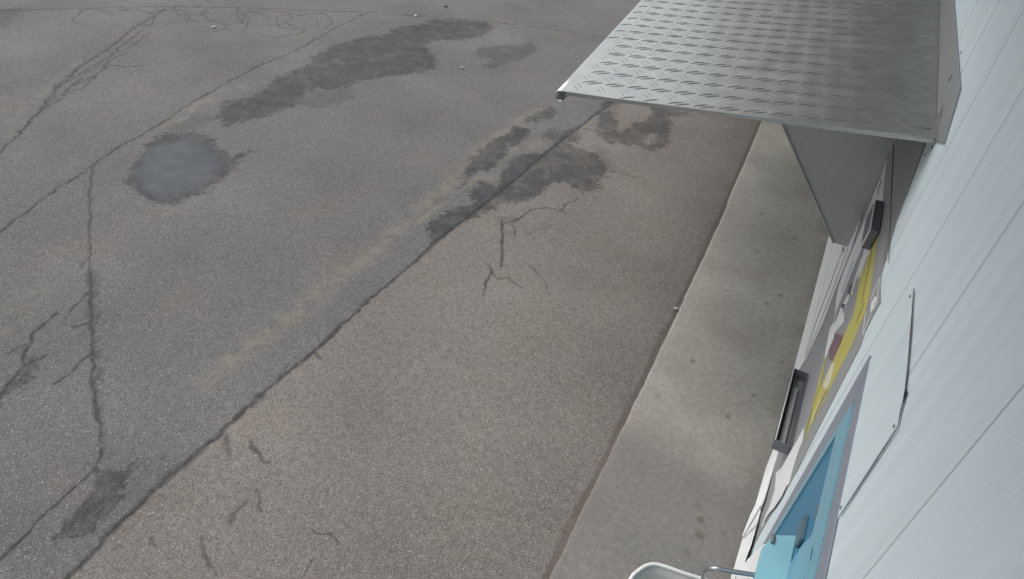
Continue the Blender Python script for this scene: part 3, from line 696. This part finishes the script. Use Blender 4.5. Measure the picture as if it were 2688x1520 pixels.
# ledge
lz = np.mean([Wp(p)[2] for p in ((2105, 1405), (2085, 1460), (2066, 1520))])
lp = [G(p, lz) for p in ((2103, 1410), (2034, 1404), (2004, 1434), (1985, 1500), (1970, 1545))]
xf = lp[3][0]
led = [(D - .0075, lp[0][1], lz), tuple(lp[1]), tuple(lp[2]), (xf, lp[3][1], lz), (xf, ynr, lz), (D - .0075, ynr, lz)]
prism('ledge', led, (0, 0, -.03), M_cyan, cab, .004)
z1 = ZY((2098, 1470))[1]; yl = ZY((2120, 1420))[0]
fm('mid_rail', [(yl, lz + .004), (yl, z1 + .01), (ynr, T(z1, ynr) - .0), (ynr, lz + .004)], .0065, .006, mat('mid_blue_plastic', (.13, .3, .42), .35))
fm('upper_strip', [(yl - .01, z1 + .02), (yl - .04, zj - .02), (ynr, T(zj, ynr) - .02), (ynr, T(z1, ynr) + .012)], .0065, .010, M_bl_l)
hy0, hz0 = ZY((2118, 1405)); hy1, hz1 = ZY((2120, 1363))
box('handle', (D - .024, hy0 - .012, lz + .065), (D - .0075, hy1 + .012, lz + .135), M_handle, cab, .006)
wall_line('slot', [(2147, 1322), (2144, 1340), (2141, 1355)], 4.5, .016, .001, M_dark, cab)
wall_line('slot', [(2135, 1382), (2128, 1400), (2125, 1412)], 2.5, .017, .001, M_bl_d, cab)
wall_line('slot', [(2133, 1435), (2129, 1460), (2127, 1470)], 2.2, .017, .001, M_bl_d, cab)
pc = G((2028, 1417), lz); tube('hinge', [(pc[0], pc[1] - .02, lz + .004), (pc[0], pc[1] + .02, lz + .004)], .008, M_dark, cab)
# bent tube arm reaching out from the ledge
ta = [G((2000, 1513), lz - .012), G((1960, 1506), lz - .012), G((1920, 1500), lz - .012), G((1885, 1493), lz - .014), G((1866, 1493), lz - .03), G((1852, 1500), lz - .07), G((1846, 1520), lz - .16)]
tb = thing('tube_arm', 'bent galvanised steel tube reaching out from the cyan ledge', 'tube', tuple(ta[0]))
tube('pipe', catmull(ta, 6), .0095, M_tube, tb, 14)
box('clamp', (float(ta[0][0]) - .01, float(ta[0][1]) - .014, lz - .05), (float(ta[0][0]) + .03, float(ta[0][1]) + .014, lz - .0305), M_dark, tb, .003)

# ------------------------------------------------------------------ white tub chair, only its rim in view
cz = .8
rim = [G(p, cz) for p in ((1655, 1520), (1672, 1501), (1692, 1487), (1715, 1481), (1745, 1487), (1790, 1503), (1840, 1519))]
rim = [Vector(p) for p in rim]
ch = thing('chair', 'white plastic tub chair at the bottom edge of the yard', 'chair', (.2, 1.5, 0))
cx = .215
right = [Vector((.33, 1.868, cz)), Vector((.385, 1.845, cz)), Vector((.42, 1.79, cz)), Vector((.43, 1.7, cz))]
left0 = rim[0]
tail_r = [Vector((.435, 1.55, cz - .03)), Vector((.435, 1.4, cz - .09)), Vector((.43, 1.28, cz - .12))]
tail_l = [Vector((-.012, 1.28, cz - .12)), Vector((-.014, 1.4, cz - .09)), Vector((-.01, 1.55, cz - .03))]
path = catmull(tail_l + rim + right + tail_r, 5)
tube('rim', path, .0085, M_plast, ch, 10)
n = len(path); v = []; f = []; lev = 7; ctr = Vector((cx, 1.5, .42))
for i, p in enumerate(path):
    for l in range(lev):
        t = l / (lev - 1)
        b = Vector((ctr.x + (p.x - ctr.x) * .82, ctr.y + (p.y - ctr.y) * .78, .43))
        q = p.lerp(b, t); q.z = p.z + (b.z - p.z) * t; bow = math.sin(t * math.pi) * .02
        q.x -= (p.x - ctr.x) * bow; q.y -= (p.y - ctr.y) * bow
        v.append(tuple(q))
for i in range(n - 1):
    for l in range(lev - 1):
        a = i * lev + l; f.append((a, a + 1, a + lev + 1, a + lev))
sh = pydata('backrest', v, f, M_plast2, ch, smooth=True)
md = sh.modifiers.new('thick', 'SOLIDIFY'); md.thickness = .005
seat = [Vector(v[i * lev + lev - 1]) for i in range(n)]
prism('seat', [(p.x, p.y, .428) for p in seat], (0, 0, -.02), M_plast2, ch, .004)
for x, y, ox, oy in ((.03, 1.72, -.03, .05), (.4, 1.72, .03, .05), (.03, 1.32, -.03, -.04), (.4, 1.32, .03, -.04)):
    tube('leg', [(x, y, .41), (x + ox * .5, y + oy * .5, .2), (x + ox, y + oy, .004)], .02, M_plast, ch, 10, taper=[1.1, .9, .7])

# ------------------------------------------------------------------ pebbles and litter
def pebble(px, size, label, name='pebble', cat='pebble', st=(1.3, .9, .7), m=M_stone, seed=0):
    g = G(px); s = size * math.dist(g, CAM) / FPX / 2; r = np.random.default_rng(seed)
    bm = bmesh.new(); bmesh.ops.create_icosphere(bm, subdivisions=2, radius=1)
    for vv in bm.verts:
        k = 1 + .25 * (r.random() - .5); vv.co = Vector((vv.co.x * st[0] * s * k, vv.co.y * st[1] * s * k, vv.co.z * st[2] * s * k))
    bmesh.ops.rotate(bm, verts=bm.verts, matrix=Matrix.Rotation(r.random() * 6, 3, 'Z'))
    me = bpy.data.meshes.new(name); bm.to_mesh(me); bm.free()
    o = link(name, me, m); o.location = (g[0], g[1], .002 + s * st[2] * .7)
    return tag(o, label, cat)
pebble((1774, 812), 10, 'pale stone lying on the edge of the concrete strip', seed=1)
pebble((1214, 179), 7, 'tiny white stone between the two large wet stains', seed=2)
pebble((1091, 43), 9, 'whitish oval scrap lying on the long crack beyond the wet stain', 'scrap', 'scrap', (.7, 1.5, .4), seed=3)
pebble((561, 72), 7, 'white scrap among the crazed asphalt at the far left', 'scrap', 'scrap', (1.6, .8, .4), seed=4)
pebble((1169, 17), 9, 'small dark stone on the far asphalt beyond the long crack', st=(1.3, .9, .6), m=M_dark, seed=5)
